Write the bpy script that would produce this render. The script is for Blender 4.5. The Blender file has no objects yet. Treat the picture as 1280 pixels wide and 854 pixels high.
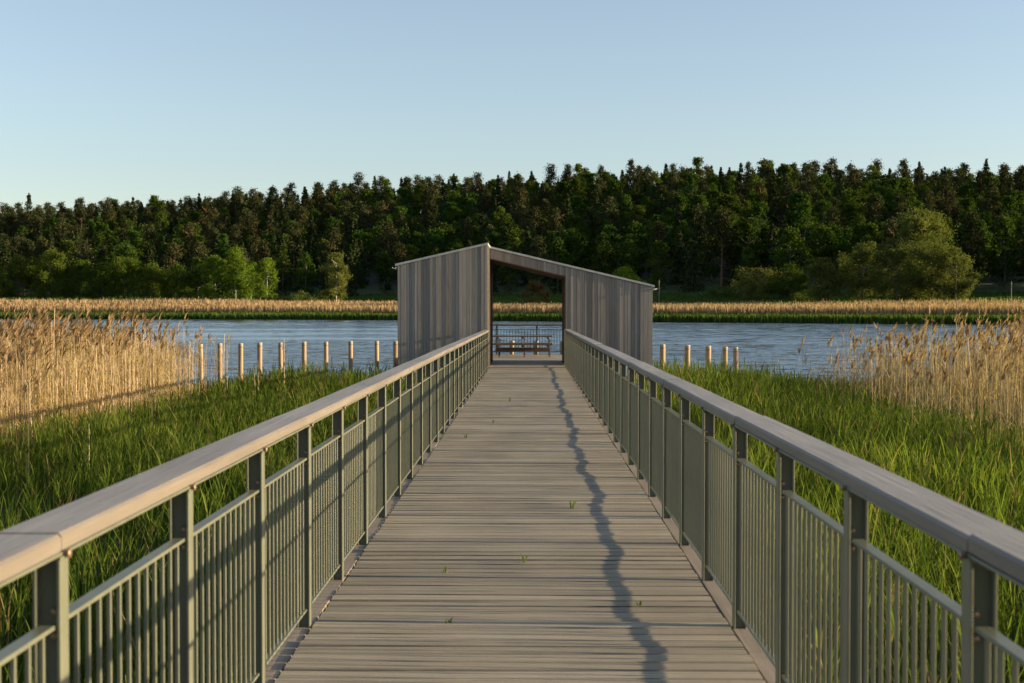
import bpy, math, random
import numpy as np
from mathutils import Vector, Matrix

random.seed(7)
rng = np.random.default_rng(11)
scene = bpy.context.scene
COL = scene.collection
R = math.radians
SUN_EL, SUN_BEHIND = 9.2, 2.6        # low evening sun from the right, slightly behind the viewer
SLOPE = 0.0035                       # the boardwalk falls gently towards the lake
WATER_Z = -1.26
EYE = 1.64

# ------------------------------------------------------------------ helpers
class MB:
    """collects boxes, bars and tubes into one mesh"""
    def __init__(self):
        self.v = []; self.f = []; self.m = []
    def add(self, vs, fs, mi=0):
        o = len(self.v)
        self.v += [tuple(p) for p in vs]
        self.f += [tuple(i + o for i in f) for f in fs]
        self.m += [mi] * len(fs)
        return self
    def box(self, x0, x1, y0, y1, z0, z1, mi=0, bev=0.0):
        if bev <= 0:
            vs = [(x, y, z) for z in (z0, z1) for y in (y0, y1) for x in (x0, x1)]
            return self.add(vs, [(0, 2, 3, 1), (4, 5, 7, 6), (0, 1, 5, 4), (2, 6, 7, 3), (0, 4, 6, 2), (1, 3, 7, 5)], mi)
        # bevelled: 24 verts
        b = bev
        vs = []; idx = {}
        for sx in (0, 1):
            for sy in (0, 1):
                for sz in (0, 1):
                    X, Y, Z = (x0, x1)[sx], (y0, y1)[sy], (z0, z1)[sz]
                    ix, iy, iz = X + (b, -b)[sx], Y + (b, -b)[sy], Z + (b, -b)[sz]
                    for a, p in (('x', (X, iy, iz)), ('y', (ix, Y, iz)), ('z', (ix, iy, Z))):
                        idx[(sx, sy, sz, a)] = len(vs); vs.append(p)
        fs = []
        I = lambda sx, sy, sz, a: idx[(sx, sy, sz, a)]
        for s in (0, 1):
            q = [I(s, 0, 0, 'x'), I(s, 1, 0, 'x'), I(s, 1, 1, 'x'), I(s, 0, 1, 'x')]; fs.append(q if s else q[::-1])
            q = [I(0, s, 0, 'y'), I(0, s, 1, 'y'), I(1, s, 1, 'y'), I(1, s, 0, 'y')]; fs.append(q if s else q[::-1])
            q = [I(0, 0, s, 'z'), I(1, 0, s, 'z'), I(1, 1, s, 'z'), I(0, 1, s, 'z')]; fs.append(q if s else q[::-1])
        for s in (0, 1):
            for t in (0, 1):
                fs.append([I(s, t, 0, 'x'), I(s, t, 1, 'x'), I(s, t, 1, 'y'), I(s, t, 0, 'y')])
                fs.append([I(s, 0, t, 'x'), I(s, 1, t, 'x'), I(s, 1, t, 'z'), I(s, 0, t, 'z')])
                fs.append([I(0, s, t, 'y'), I(1, s, t, 'y'), I(1, s, t, 'z'), I(0, s, t, 'z')])
        for sx in (0, 1):
            for sy in (0, 1):
                for sz in (0, 1):
                    fs.append([I(sx, sy, sz, 'x'), I(sx, sy, sz, 'y'), I(sx, sy, sz, 'z')])
        return self.add(vs, fs, mi)
    def quadprism(self, poly, axis, a, b, mi=0):
        """extrude polygon (2-D points in the other two axes) along axis from a to b"""
        n = len(poly)
        def P(p, t):
            if axis == 'y': return (p[0], t, p[1])
            if axis == 'x': return (t, p[0], p[1])
            return (p[0], p[1], t)
        vs = [P(p, a) for p in poly] + [P(p, b) for p in poly]
        fs = [tuple(range(n))[::-1], tuple(range(n, 2 * n))]
        fs += [(i, (i + 1) % n, n + (i + 1) % n, n + i) for i in range(n)]
        return self.add(vs, fs, mi)
    def tube(self, p0, p1, r0, r1, n=10, mi=0, cap=True):
        p0 = Vector(p0); p1 = Vector(p1); d = (p1 - p0).normalized()
        a = Vector((1, 0, 0)) if abs(d.x) < .8 else Vector((0, 1, 0))
        u = d.cross(a).normalized(); w = d.cross(u)
        vs = []
        for p, r in ((p0, r0), (p1, r1)):
            for i in range(n):
                t = 2 * math.pi * i / n
                vs.append(p + u * (r * math.cos(t)) + w * (r * math.sin(t)))
        fs = [(i, (i + 1) % n, n + (i + 1) % n, n + i) for i in range(n)]
        if cap: fs += [tuple(range(n))[::-1], tuple(range(n, 2 * n))]
        return self.add(vs, fs, mi)
    def mesh(self, name, mats, smooth=False, fixn=True):
        me = bpy.data.meshes.new(name)
        me.from_pydata(self.v, [], self.f)
        for m in (mats if isinstance(mats, (list, tuple)) else [mats]): me.materials.append(m)
        if len(set(self.m)) > 1: me.polygons.foreach_set('material_index', self.m)
        if fixn:
            import bmesh
            bm = bmesh.new(); bm.from_mesh(me); bmesh.ops.recalc_face_normals(bm, faces=bm.faces); bm.to_mesh(me); bm.free()
        if smooth: me.polygons.foreach_set('use_smooth', [True] * len(me.polygons))
        me.update()
        return me
    def build(self, name, mats, parent=None, smooth=False, fixn=True):
        return link(name, self.mesh(name, mats, smooth, fixn), parent)

def link(name, me, parent=None):
    o = bpy.data.objects.new(name, me); COL.objects.link(o)
    if parent: o.parent = parent
    return o

def tag(o, label=None, cat=None, group=None, kind=None):
    if label: o['label'] = label
    if cat: o['category'] = cat
    if group: o['group'] = group
    if kind: o['kind'] = kind
    return o

def thing(name, label, cat, loc=(0, 0, 0), rz=0, group=None):
    o = bpy.data.objects.new(name, None); COL.objects.link(o)
    o.location = loc; o.rotation_euler = (0, 0, rz); o.empty_display_size = .2
    return tag(o, label, cat, group)

def np_mesh(name, V, F, mats, tint=None, mat_index=None, smooth=False):
    """V (n,3), F (m,4) quads, tint per vertex"""
    me = bpy.data.meshes.new(name)
    n, m = len(V), len(F)
    me.vertices.add(n); me.vertices.foreach_set('co', np.ascontiguousarray(V, dtype=np.float32).ravel())
    me.loops.add(m * 4); me.loops.foreach_set('vertex_index', np.ascontiguousarray(F, dtype=np.int32).ravel())
    me.polygons.add(m)
    me.polygons.foreach_set('loop_start', np.arange(0, m * 4, 4, dtype=np.int32))
    me.polygons.foreach_set('loop_total', np.full(m, 4, dtype=np.int32))
    for x in (mats if isinstance(mats, (list, tuple)) else [mats]): me.materials.append(x)
    if mat_index is not None: me.polygons.foreach_set('material_index', np.ascontiguousarray(mat_index, dtype=np.int32))
    if tint is not None:
        a = me.attributes.new('tint', 'FLOAT', 'POINT'); a.data.foreach_set('value', np.ascontiguousarray(tint, dtype=np.float32))
    me.update(calc_edges=True)
    if smooth: me.polygons.foreach_set('use_smooth', np.ones(m, dtype=bool))
    return me

# ------------------------------------------------------------------ materials
def new_mat(name):
    m = bpy.data.materials.new(name); m.use_nodes = True
    nt = m.node_tree; nt.nodes.clear()
    out = nt.nodes.new('ShaderNodeOutputMaterial')
    return m, nt, out
def N(nt, t, **kw):
    n = nt.nodes.new(t)
    for k, v in kw.items():
        if k in ('inputs',): continue
        setattr(n, k, v)
    return n
def ramp(nt, stops, fac):
    r = nt.nodes.new('ShaderNodeValToRGB')
    e = r.color_ramp.elements
    while len(e) < len(stops): e.new(.5)
    for el, (p, c) in zip(e, stops): el.position = p; el.color = (*c, 1)
    nt.links.new(fac, r.inputs[0]); return r.outputs[0]
def noise(nt, vec, scale, detail=4, rough=.55, dist=0):
    n = nt.nodes.new('ShaderNodeTexNoise'); n.inputs['Scale'].default_value = scale
    n.inputs['Detail'].default_value = detail; n.inputs['Roughness'].default_value = rough
    n.inputs['Distortion'].default_value = dist
    if vec is not None: nt.links.new(vec, n.inputs['Vector'])
    return n.outputs['Fac']
def mapping(nt, scale, coord='Object'):
    tc = nt.nodes.new('ShaderNodeTexCoord'); mp = nt.nodes.new('ShaderNodeMapping')
    nt.links.new(tc.outputs[coord], mp.inputs[0]); mp.inputs['Scale'].default_value = scale
    return mp
def mathn(nt, op, a, b=None, clamp=False):
    n = nt.nodes.new('ShaderNodeMath'); n.operation = op; n.use_clamp = clamp
    for i, x in enumerate((a, b)):
        if x is None: continue
        if isinstance(x, (int, float)): n.inputs[i].default_value = x
        else: nt.links.new(x, n.inputs[i])
    return n.outputs[0]
def mixc(nt, mode, fac, a, b):
    n = nt.nodes.new('ShaderNodeMix'); n.data_type = 'RGBA'; n.blend_type = mode
    for s, x in ((n.inputs[0], fac), (n.inputs[6], a), (n.inputs[7], b)):
        if isinstance(x, (int, float)): s.default_value = x
        elif isinstance(x, tuple): s.default_value = (*x, 1)
        else: nt.links.new(x, s)
    return n.outputs[2]
def bump(nt, h, strength, dist):
    b = nt.nodes.new('ShaderNodeBump'); b.inputs['Strength'].default_value = strength; b.inputs['Distance'].default_value = dist
    nt.links.new(h, b.inputs['Height']); return b.outputs[0]

def wood(name, stops, grain_axis, rough=.85, fine=60, island=.55, knots=True, bstr=.35, stain=None, dirty=False, spec=.25):
    """weathered planks: grain stretched along grain_axis, every board a tone of its own"""
    m, nt, out = new_mat(name)
    p = N(nt, 'ShaderNodeBsdfPrincipled'); nt.links.new(p.outputs[0], out.inputs[0])
    sc = [fine, fine, fine]; sc[grain_axis] = fine * .03
    geo = N(nt, 'ShaderNodeNewGeometry')
    tc = N(nt, 'ShaderNodeTexCoord')
    off = N(nt, 'ShaderNodeVectorMath', operation='SCALE'); off.inputs[3].default_value = 37.
    cx = N(nt, 'ShaderNodeCombineXYZ')
    for i in range(3): nt.links.new(geo.outputs['Random Per Island'], cx.inputs[i])
    nt.links.new(cx.outputs[0], off.inputs[0])
    add = N(nt, 'ShaderNodeVectorMath', operation='ADD'); nt.links.new(tc.outputs['Object'], add.inputs[0]); nt.links.new(off.outputs[0], add.inputs[1])
    mp = N(nt, 'ShaderNodeMapping'); mp.inputs['Scale'].default_value = sc; nt.links.new(add.outputs[0], mp.inputs[0])
    g1 = noise(nt, mp.outputs[0], 1.0, 6, .65, .6)
    mp2 = N(nt, 'ShaderNodeMapping'); s2 = [6., 6., 6.]; s2[grain_axis] = .8; mp2.inputs['Scale'].default_value = s2; nt.links.new(add.outputs[0], mp2.inputs[0])
    g2 = noise(nt, mp2.outputs[0], 1.0, 4, .6, 1.2)
    a = mathn(nt, 'MULTIPLY', g1, .45); b = mathn(nt, 'MULTIPLY', g2, .35)
    c = mathn(nt, 'MULTIPLY', geo.outputs['Random Per Island'], island)
    s = mathn(nt, 'ADD', mathn(nt, 'ADD', a, b), mathn(nt, 'ADD', c, .1 - island * .5 ))
    colr = ramp(nt, stops, s)
    if stain:
        big = noise(nt, mapping(nt, (1.1, .5, 1.1)).outputs[0], 1.0, 5, .6)
        colr = mixc(nt, 'MULTIPLY', .6, colr, ramp(nt, [(.35, stain), (.6, (1, 1, 1))], big))
    if dirty:      # grime lying in the joints and grooves
        at = N(nt, 'ShaderNodeAttribute', attribute_name='dirt')
        br = noise(nt, mapping(nt, (3., 30., 1.)).outputs[0], 1.0, 4, .6)
        k = mathn(nt, 'MULTIPLY', at.outputs['Fac'], ramp(nt, [(.3, (.55, .55, .55)), (.6, (1, 1, 1))], br))
        colr = mixc(nt, 'MIX', k, colr, (.045, .040, .032))
    nt.links.new(colr, p.inputs['Base Color'])
    p.inputs['Roughness'].default_value = rough
    p.inputs['Specular IOR Level'].default_value = spec
    nt.links.new(bump(nt, g1, bstr, .004), p.inputs['Normal'])
    return m

DECK = wood('weathered_decking', [(.15, (.13, .114, .086)), (.42, (.278, .245, .183)), (.8, (.435, .388, .297))], 0, island=.26, stain=(.78, .76, .73), bstr=.9, fine=120, dirty=True, rough=.68, spec=.4)
KERB = wood('kerb_timber', [(.15, (.11, .09, .07)), (.45, (.235, .195, .15)), (.8, (.36, .31, .24))], 1, island=.24, stain=(.7, .68, .64))
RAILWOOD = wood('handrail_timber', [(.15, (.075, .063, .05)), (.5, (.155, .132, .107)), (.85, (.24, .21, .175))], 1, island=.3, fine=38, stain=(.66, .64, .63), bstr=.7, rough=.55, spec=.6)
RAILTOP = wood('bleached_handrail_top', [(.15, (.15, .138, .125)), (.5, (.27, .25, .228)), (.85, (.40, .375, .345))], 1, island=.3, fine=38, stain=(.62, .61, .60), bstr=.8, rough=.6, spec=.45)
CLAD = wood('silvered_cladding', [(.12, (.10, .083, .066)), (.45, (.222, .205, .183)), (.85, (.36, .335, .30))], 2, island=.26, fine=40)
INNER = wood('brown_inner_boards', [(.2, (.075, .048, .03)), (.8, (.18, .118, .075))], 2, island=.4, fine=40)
TABLEWOOD = wood('table_timber', [(.2, (.06, .04, .03)), (.8, (.15, .105, .075))], 0, fine=40)
PILE = wood('round_timber', [(.2, (.14, .095, .055)), (.5, (.34, .25, .155)), (.85, (.52, .41, .27))], 2, island=.0, fine=30)
ENDGRAIN = wood('grey_post_top', [(.2, (.25, .22, .19)), (.8, (.45, .42, .38))], 2, fine=20)

def paint(name, c, rough=.5, metal=0., var=.15, dirt=None):
    m, nt, out = new_mat(name)
    p = N(nt, 'ShaderNodeBsdfPrincipled'); nt.links.new(p.outputs[0], out.inputs[0])
    n1 = noise(nt, mapping(nt, (3, 3, 1.2)).outputs[0], 2.5, 6, .65)
    lo = tuple(x * (1 - var) for x in c); hi = tuple(min(1, x * (1 + var)) for x in c)
    colr = ramp(nt, [(.35, lo), (.65, hi)], n1)
    if dirt:
        n2 = noise(nt, mapping(nt, (14, 14, 5)).outputs[0], 2., 5, .7)
        colr = mixc(nt, 'MIX', ramp(nt, [(.62, (0, 0, 0)), (.75, (.55, .55, .55))], n2), colr, dirt)
    nt.links.new(colr, p.inputs['Base Color'])
    p.inputs['Roughness'].default_value = rough; p.inputs['Metallic'].default_value = metal
    n3 = noise(nt, mapping(nt, (1, 1, 1)).outputs[0], 90., 3, .5)
    nt.links.new(bump(nt, n3, .08, .002), p.inputs['Normal'])
    return m
GREEN = paint('sage_green_paint', (.130, .138, .096), .36, dirt=(.2, .2, .14))
STEEL = paint('dull_bolt', (.24, .17, .11), .45, .5)
ROOFMETAL = paint('grey_roof_edge', (.36, .37, .37), .5, .0)
GUTTER = paint('pale_gutter', (.5, .52, .52), .4, .2)
DARKMETAL = paint('dark_railing_paint', (.06, .07, .06), .5)
POLEMAT = paint('grey_pole', (.2, .19, .17), .8)

def leafmat(name, stops, trans=.35, objvar=.25, huevar=.03, gloss=.08, rough=.5, warm=None):
    """foliage: colour picked by the per-leaf tint, shifted a little for every plant"""
    m, nt, out = new_mat(name)
    at = N(nt, 'ShaderNodeAttribute', attribute_name='tint')
    c = ramp(nt, stops, at.outputs['Fac'])
    oi = N(nt, 'ShaderNodeObjectInfo')
    hs = N(nt, 'ShaderNodeHueSaturation'); nt.links.new(c, hs.inputs['Color'])
    v = mathn(nt, 'ADD', mathn(nt, 'MULTIPLY', oi.outputs['Random'], objvar), 1 - objvar * .5)
    nt.links.new(v, hs.inputs['Value'])
    r2 = mathn(nt, 'FRACT', mathn(nt, 'MULTIPLY', oi.outputs['Random'], 17.31))
    nt.links.new(mathn(nt, 'ADD', mathn(nt, 'MULTIPLY', r2, huevar), .5 - huevar * .6), hs.inputs['Hue'])
    d = N(nt, 'ShaderNodeBsdfDiffuse'); t = N(nt, 'ShaderNodeBsdfTranslucent')
    nt.links.new(hs.outputs[0], d.inputs[0]); 
    tcol = mixc(nt, 'MULTIPLY', 1.0, hs.outputs[0], (1.15, 1.2, .6)) 
    nt.links.new(tcol, t.inputs[0])
    mx = N(nt, 'ShaderNodeMixShader'); mx.inputs[0].default_value = trans
    nt.links.new(d.outputs[0], mx.inputs[1]); nt.links.new(t.outputs[0], mx.inputs[2])
    g = N(nt, 'ShaderNodeBsdfGlossy'); g.inputs['Roughness'].default_value = rough; g.inputs[0].default_value = (1, 1, 1, 1)
    mx2 = N(nt, 'ShaderNodeMixShader'); mx2.inputs[0].default_value = gloss * .5
    nt.links.new(mx.outputs[0], mx2.inputs[1]); nt.links.new(g.outputs[0], mx2.inputs[2])
    nt.links.new(mx2.outputs[0], out.inputs[0])
    return m
GRASS = leafmat('reed_shoot_green', [(0, (.034, .056, .010)), (.45, (.083, .130, .021)), (.85, (.18, .222, .045)), (.93, (.17, .13, .06)), (1, (.23, .17, .085))], .5, 0, 0, 0)
REED = leafmat('dry_reed', [(0, (.25, .175, .095)), (.5, (.43, .315, .175)), (1, (.56, .43, .26))], .42, 0, 0, .05)
PLUME = leafmat('reed_plume', [(0, (.20, .135, .08)), (.5, (.31, .21, .125)), (1, (.40, .285, .18))], .4, 0, 0, 0)
FARREED = leafmat('far_dry_reed', [(0, (.25, .17, .095)), (.5, (.35, .245, .145)), (1, (.42, .305, .19))], .3, 0, 0, 0)
FARGREEN = leafmat('far_green_reed', [(0, (.04, .075, .018)), (.6, (.07, .115, .026)), (1, (.11, .15, .036))], .4, 0, 0, 0)
BROAD = leafmat('broadleaf_foliage', [(0, (.022, .040, .008)), (.5, (.044, .077, .014)), (1, (.085, .125, .025))], .35, .5, .045, gloss=0)
FRESH = leafmat('fresh_birch_foliage', [(0, (.065, .11, .014)), (.5, (.12, .19, .022)), (1, (.17, .24, .035))], .4, .2, .02, gloss=0)
OLIVE = leafmat('olive_willow_foliage', [(0, (.055, .07, .018)), (.5, (.10, .122, .032)), (1, (.155, .17, .05))], .35, .3, .03, gloss=0)
PINE = leafmat('pine_needles', [(0, (.022, .030, .012)), (.5, (.042, .050, .020)), (1, (.075, .075, .032))], .15, .5, .05, gloss=0)
SPRUCE = leafmat('spruce_needles', [(0, (.015, .024, .010)), (.5, (.027, .041, .015)), (1, (.052, .064, .024))], .12, .5, .04, gloss=0)
ROW = leafmat('shore_row_foliage', [(0, (.036, .062, .010)), (.5, (.072, .112, .018)), (1, (.125, .165, .03))], .38, .3, .03, gloss=0)
RUSTY = leafmat('rusty_foliage', [(0, (.06, .045, .015)), (.5, (.11, .08, .028)), (1, (.15, .115, .04))], .3, .2, .02, gloss=0)

def bark(name, lo, hi):
    m, nt, out = new_mat(name)
    p = N(nt, 'ShaderNodeBsdfPrincipled'); nt.links.new(p.outputs[0], out.inputs[0])
    n1 = noise(nt, mapping(nt, (3, 3, .8)).outputs[0], 2.0, 5, .6)
    nt.links.new(ramp(nt, [(.35, lo), (.65, hi)], n1), p.inputs['Base Color']); p.inputs['Roughness'].default_value = .9
    return m
BARK_PINE = bark('pine_bark', (.13, .065, .03), (.24, .125, .06))
BARK_DARK = bark('dark_bark', (.05, .04, .03), (.12, .10, .08))
BARK_BIRCH = bark('birch_bark', (.12, .11, .10), (.5, .48, .44))

def ground_mat():
    m, nt, out = new_mat('marsh_and_meadow')
    p = N(nt, 'ShaderNodeBsdfPrincipled'); nt.links.new(p.outputs[0], out.inputs[0])
    tc = N(nt, 'ShaderNodeTexCoord')
    sep = N(nt, 'ShaderNodeSeparateXYZ'); nt.links.new(tc.outputs['Object'], sep.inputs[0])
    n1 = noise(nt, tc.outputs['Object'], .6, 6, .65); n2 = noise(nt, tc.outputs['Object'], .035, 5, .6)
    marsh = ramp(nt, [(.3, (.02, .017, .010)), (.55, (.05, .045, .02)), (.75, (.10, .08, .04))], n1)
    mead = ramp(nt, [(.3, (.03, .058, .008)), (.5, (.05, .088, .012)), (.7, (.08, .11, .02))], n2)
    mead = mixc(nt, 'MULTIPLY', .6, mead, ramp(nt, [(.3, (.6, .6, .6)), (.7, (1.1, 1.1, 1.1))], n1))
    wood_ = ramp(nt, [(.3, (.015, .018, .008)), (.7, (.04, .04, .02))], n1)
    far = mathn(nt, 'GREATER_THAN', sep.outputs['Y'], 120.)
    up = mathn(nt, 'MULTIPLY', mathn(nt, 'SUBTRACT', sep.outputs['Z'], 6.5), .6, True)
    c = mixc(nt, 'MIX', far, marsh, mixc(nt, 'MIX', up, mead, wood_))
    nt.links.new(c, p.inputs['Base Color']); p.inputs['Roughness'].default_value = .95
    nt.links.new(bump(nt, n1, .8, .15), p.inputs['Normal'])
    return m
GROUND = ground_mat()

def water_mat():
    m, nt, out = new_mat('lake_water')
    p = N(nt, 'ShaderNodeBsdfPrincipled'); nt.links.new(p.outputs[0], out.inputs[0])
    p.inputs['Base Color'].default_value = (.010, .034, .060, 1)
    p.inputs['Roughness'].default_value = .06; p.inputs['IOR'].default_value = 1.33
    def slopes(scale, rot, sc, det, amp):
        mp = mapping(nt, scale); mp.inputs['Rotation'].default_value = (0, 0, rot)
        n = N(nt, 'ShaderNodeTexNoise'); n.inputs['Scale'].default_value = sc; n.inputs['Detail'].default_value = det; n.inputs['Roughness'].default_value = .6
        nt.links.new(mp.outputs[0], n.inputs['Vector'])
        su = N(nt, 'ShaderNodeVectorMath', operation='SUBTRACT'); nt.links.new(n.outputs['Color'], su.inputs[0]); su.inputs[1].default_value = (.5, .5, .5)
        mu = N(nt, 'ShaderNodeVectorMath', operation='MULTIPLY'); nt.links.new(su.outputs[0], mu.inputs[0]); mu.inputs[1].default_value = (amp * .6, amp, 0)
        return mu.outputs[0]
    a = slopes((.30, 1.0, 1), .08, 1.0, 3, .62)
    b = slopes((.8, 2.4, 1), -.12, 1.6, 3, .55)
    m3 = mapping(nt, (.010, .045, 1))
    patch = noise(nt, m3.outputs[0], 1.0, 4, .55, .5)          # cat's-paws: areas of stronger and weaker ripple
    pk = ramp(nt, [(.40, (.18, .18, .18)), (.60, (1, 1, 1))], patch)
    ab = N(nt, 'ShaderNodeVectorMath', operation='ADD'); nt.links.new(a, ab.inputs[0]); nt.links.new(b, ab.inputs[1])
    sc_ = N(nt, 'ShaderNodeVectorMath', operation='MULTIPLY'); nt.links.new(ab.outputs[0], sc_.inputs[0]); nt.links.new(pk, sc_.inputs[1])
    up = N(nt, 'ShaderNodeVectorMath', operation='ADD'); nt.links.new(sc_.outputs[0], up.inputs[0]); up.inputs[1].default_value = (0, -.07, 1)
    no = N(nt, 'ShaderNodeVectorMath', operation='NORMALIZE'); nt.links.new(up.outputs[0], no.inputs[0])
    nt.links.new(no.outputs[0], p.inputs['Normal'])
    return m
WATER = water_mat()

# ------------------------------------------------------------------ terrain
SX = [-900, -400, -200, -92, -40, 0, 40, 80, 150, 400, 900]
SY = [335, 325, 314, 306, 295, 270, 240, 217, 205, 190, 180]
_fx = np.linspace(-900, 900, 1801); _fy = np.interp(_fx, SX, SY)
_k = np.exp(-np.linspace(-2, 2, 61) ** 2); _k /= _k.sum()
_fy = np.convolve(np.pad(_fy, 30, mode='edge'), _k, mode='valid')
def shore(x):
    return np.interp(x, _fx, _fy)
def wob(x, y, s):
    return np.sin(x * s + 1.3) * np.cos(y * s * 1.17 + .4) + .5 * np.sin(x * s * 2.3 + y * s * 1.9)
HS = [-60, -25, -4, 0, 8, 35, 60, 110, 160, 300, 380, 700]
HZ = [-3.2, -2.6, -1.5, -1.22, -.95, -.35, .7, 4.6, 11.5, 36., 38., 25.]
def terrain(x, y):
    x = np.asarray(x, float); y = np.asarray(y, float)
    s = y - shore(x)
    u = x / np.maximum(y, 60)
    far = np.interp(s, HS, HZ)
    k = np.interp(u, [-.45, -.25, -.1, .05, .45], [.68, .97, 1.22, 1.20, 1.0])
    far = np.where(far > 4.6, 4.6 + (far - 4.6) * k + wob(x, y, .013) * np.clip((s - 130) / 60, 0, 1) * 1.6, far)
    far = far + np.where((s > 35), wob(x, y, .03) * .25, 0)
    far = far + np.clip((-.06 - u) / .16, 0, 1) * np.interp(s, [6, 34, 60, 115], [0, 1.1, 1.1, 0])
    edge = 45.2 + 1.2 * np.sin(x * .23) + np.where(np.abs(x) > 25, (np.abs(x) - 25) * -.1, 0)
    near = np.interp(y - edge, [-14, -3, 0, 3, 12, 40], [-1.04, -1.12, -1.25, -1.6, -2.4, -3.2]) + wob(x, y, .9) * .03 * (y < edge)
    return np.where(y < 110, near, far)

def build_ground():
    ys = np.concatenate([np.arange(-80, 0, 5.), np.arange(0, 60, 1.), np.arange(60, 150, 6.), np.arange(150, 640, 5.), np.arange(640, 1500, 25.), [2500., 5000.]])
    xs = np.concatenate([[-4500, -2500, -1600, -1200], np.arange(-900, -300, 20.), np.arange(-300, -40, 6.), np.arange(-40, 40, 1.), np.arange(40, 260, 5.), np.arange(260, 901, 20.), [1200, 1600, 2500, 4500]])
    X, Y = np.meshgrid(xs, ys)
    Z = terrain(X, Y)
    V = np.stack([X, Y, Z], -1).reshape(-1, 3)
    ny, nx = X.shape
    i = np.arange(ny - 1)[:, None] * nx + np.arange(nx - 1)[None]
    F = np.stack([i, i + 1, i + nx + 1, i + nx], -1).reshape(-1, 4)
    o = link('ground', np_mesh('ground', V, F, GROUND, smooth=True)); tag(o, kind='structure')
build_ground()
w = MB(); w.add([(-1500, 20, WATER_Z), (1500, 20, WATER_Z), (1500, 620, WATER_Z), (-1500, 620, WATER_Z)], [(0, 1, 2, 3)])
tag(w.build('water', WATER, fixn=False), kind='structure')

# ------------------------------------------------------------------ boardwalk
XC = -.038                     # centre line of the boardwalk beside the viewer
def smooth_noise(y):
    return (.0048 * math.sin(y * 2.1 + .6) + .0036 * math.sin(y * 4.7 + 2.) + .0042 * math.sin(y * .83 + 4.) + .002 * math.sin(y * 9.1))
Y0, Y1 = -5.0, 39.2
pitch = .138
deck = MB(); deck_dirt = []; dirt_next = .6
y = Y0
while y < Y1:
    wv = pitch - .010 - random.random() * .004
    h0 = .8 * smooth_noise(y) + random.gauss(0, .0009); tl = random.gauss(0, .0010)
    xa = XC - 1.085 + random.uniform(-.004, .004); xb = XC + 1.085 + random.uniform(-.004, .004)
    yaw = random.gauss(0, .0008)
    b = .0065; nseg = 6
    # profile across the plank: rounded edges, one shallow groove pair
    prof = [(0, -.028), (0, -b), (b, -.0006), (.018, .0004), (wv * .29, .0006), (wv * .34, -.0045), (wv * .39, .0006), (wv * .61, .0006), (wv * .66, -.0045), (wv * .71, .0006), (wv - .018, .0004), (wv - b, -.0006), (wv, -b), (wv, -.028)]
    d0, d1 = dirt_next, random.choice((.25, .45, .6, .8, 1.)); dirt_next = d1
    dirt = [d0, d0, d0 * .8, 0, 0, .35, 0, 0, .35, 0, 0, d1 * .8, d1, d1]
    deck_dirt += dirt * (nseg + 1)
    vs = []; fs = []
    ph = random.uniform(0, 6)
    for i in range(nseg + 1):
        t = i / nseg; X = xa + (xb - xa) * t
        dz = h0 + tl * (t - .5) * 2 + .0012 * math.sin(ph + t * 5)
        for (py, pz) in prof: vs.append((X, y + py + yaw * (X - XC), pz + dz))
    n = len(prof)
    for i in range(nseg):
        for j in range(n - 1):
            fs.append((i * n + j, i * n + j + 1, (i + 1) * n + j + 1, (i + 1) * n + j))
    fs.append(tuple(range(n))[::-1]); fs.append(tuple(nseg * n + j for j in range(n)))
    deck.add(vs, fs); y += pitch
path = deck.build('boardwalk_path', DECK, fixn=False)
a_ = path.data.attributes.new('dirt', 'FLOAT', 'POINT'); a_.data.foreach_set('value', deck_dirt)
tag(path, kind='structure')
path.rotation_euler.x = -SLOPE
# bearers, kerb boards and piles under the deck
for sx in (-1, 1):
    MB().box(XC + sx * .8 - .06, XC + sx * .8 + .06, Y0, Y1, -.26, -.04).build('bearer', PILE, path)
    yy = Y0
    while yy < Y1:
        ln = min(4.2, Y1 - yy)
        a, bb = (XC + 1.095, XC + 1.215) if sx > 0 else (XC - 1.215, XC - 1.095)
        k = MB().box(a, bb, yy + .004, yy + ln - .004, -.06, -.006, 0, .004).build('kerb_board', KERB, path)
        yy += ln
for yy in np.arange(Y0 + 1, Y1, 5.):
    MB().box(XC - 1.2, XC + 1.2, yy - .08, yy + .08, -.44, -.262).build('crossbeam', PILE, path)
    for sx in (-1, 1):
        MB().tube((XC + sx * .75, yy, -2.6), (XC + sx * .75, yy, -.442), .11, .11, 12).build('pile', PILE, path)

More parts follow.
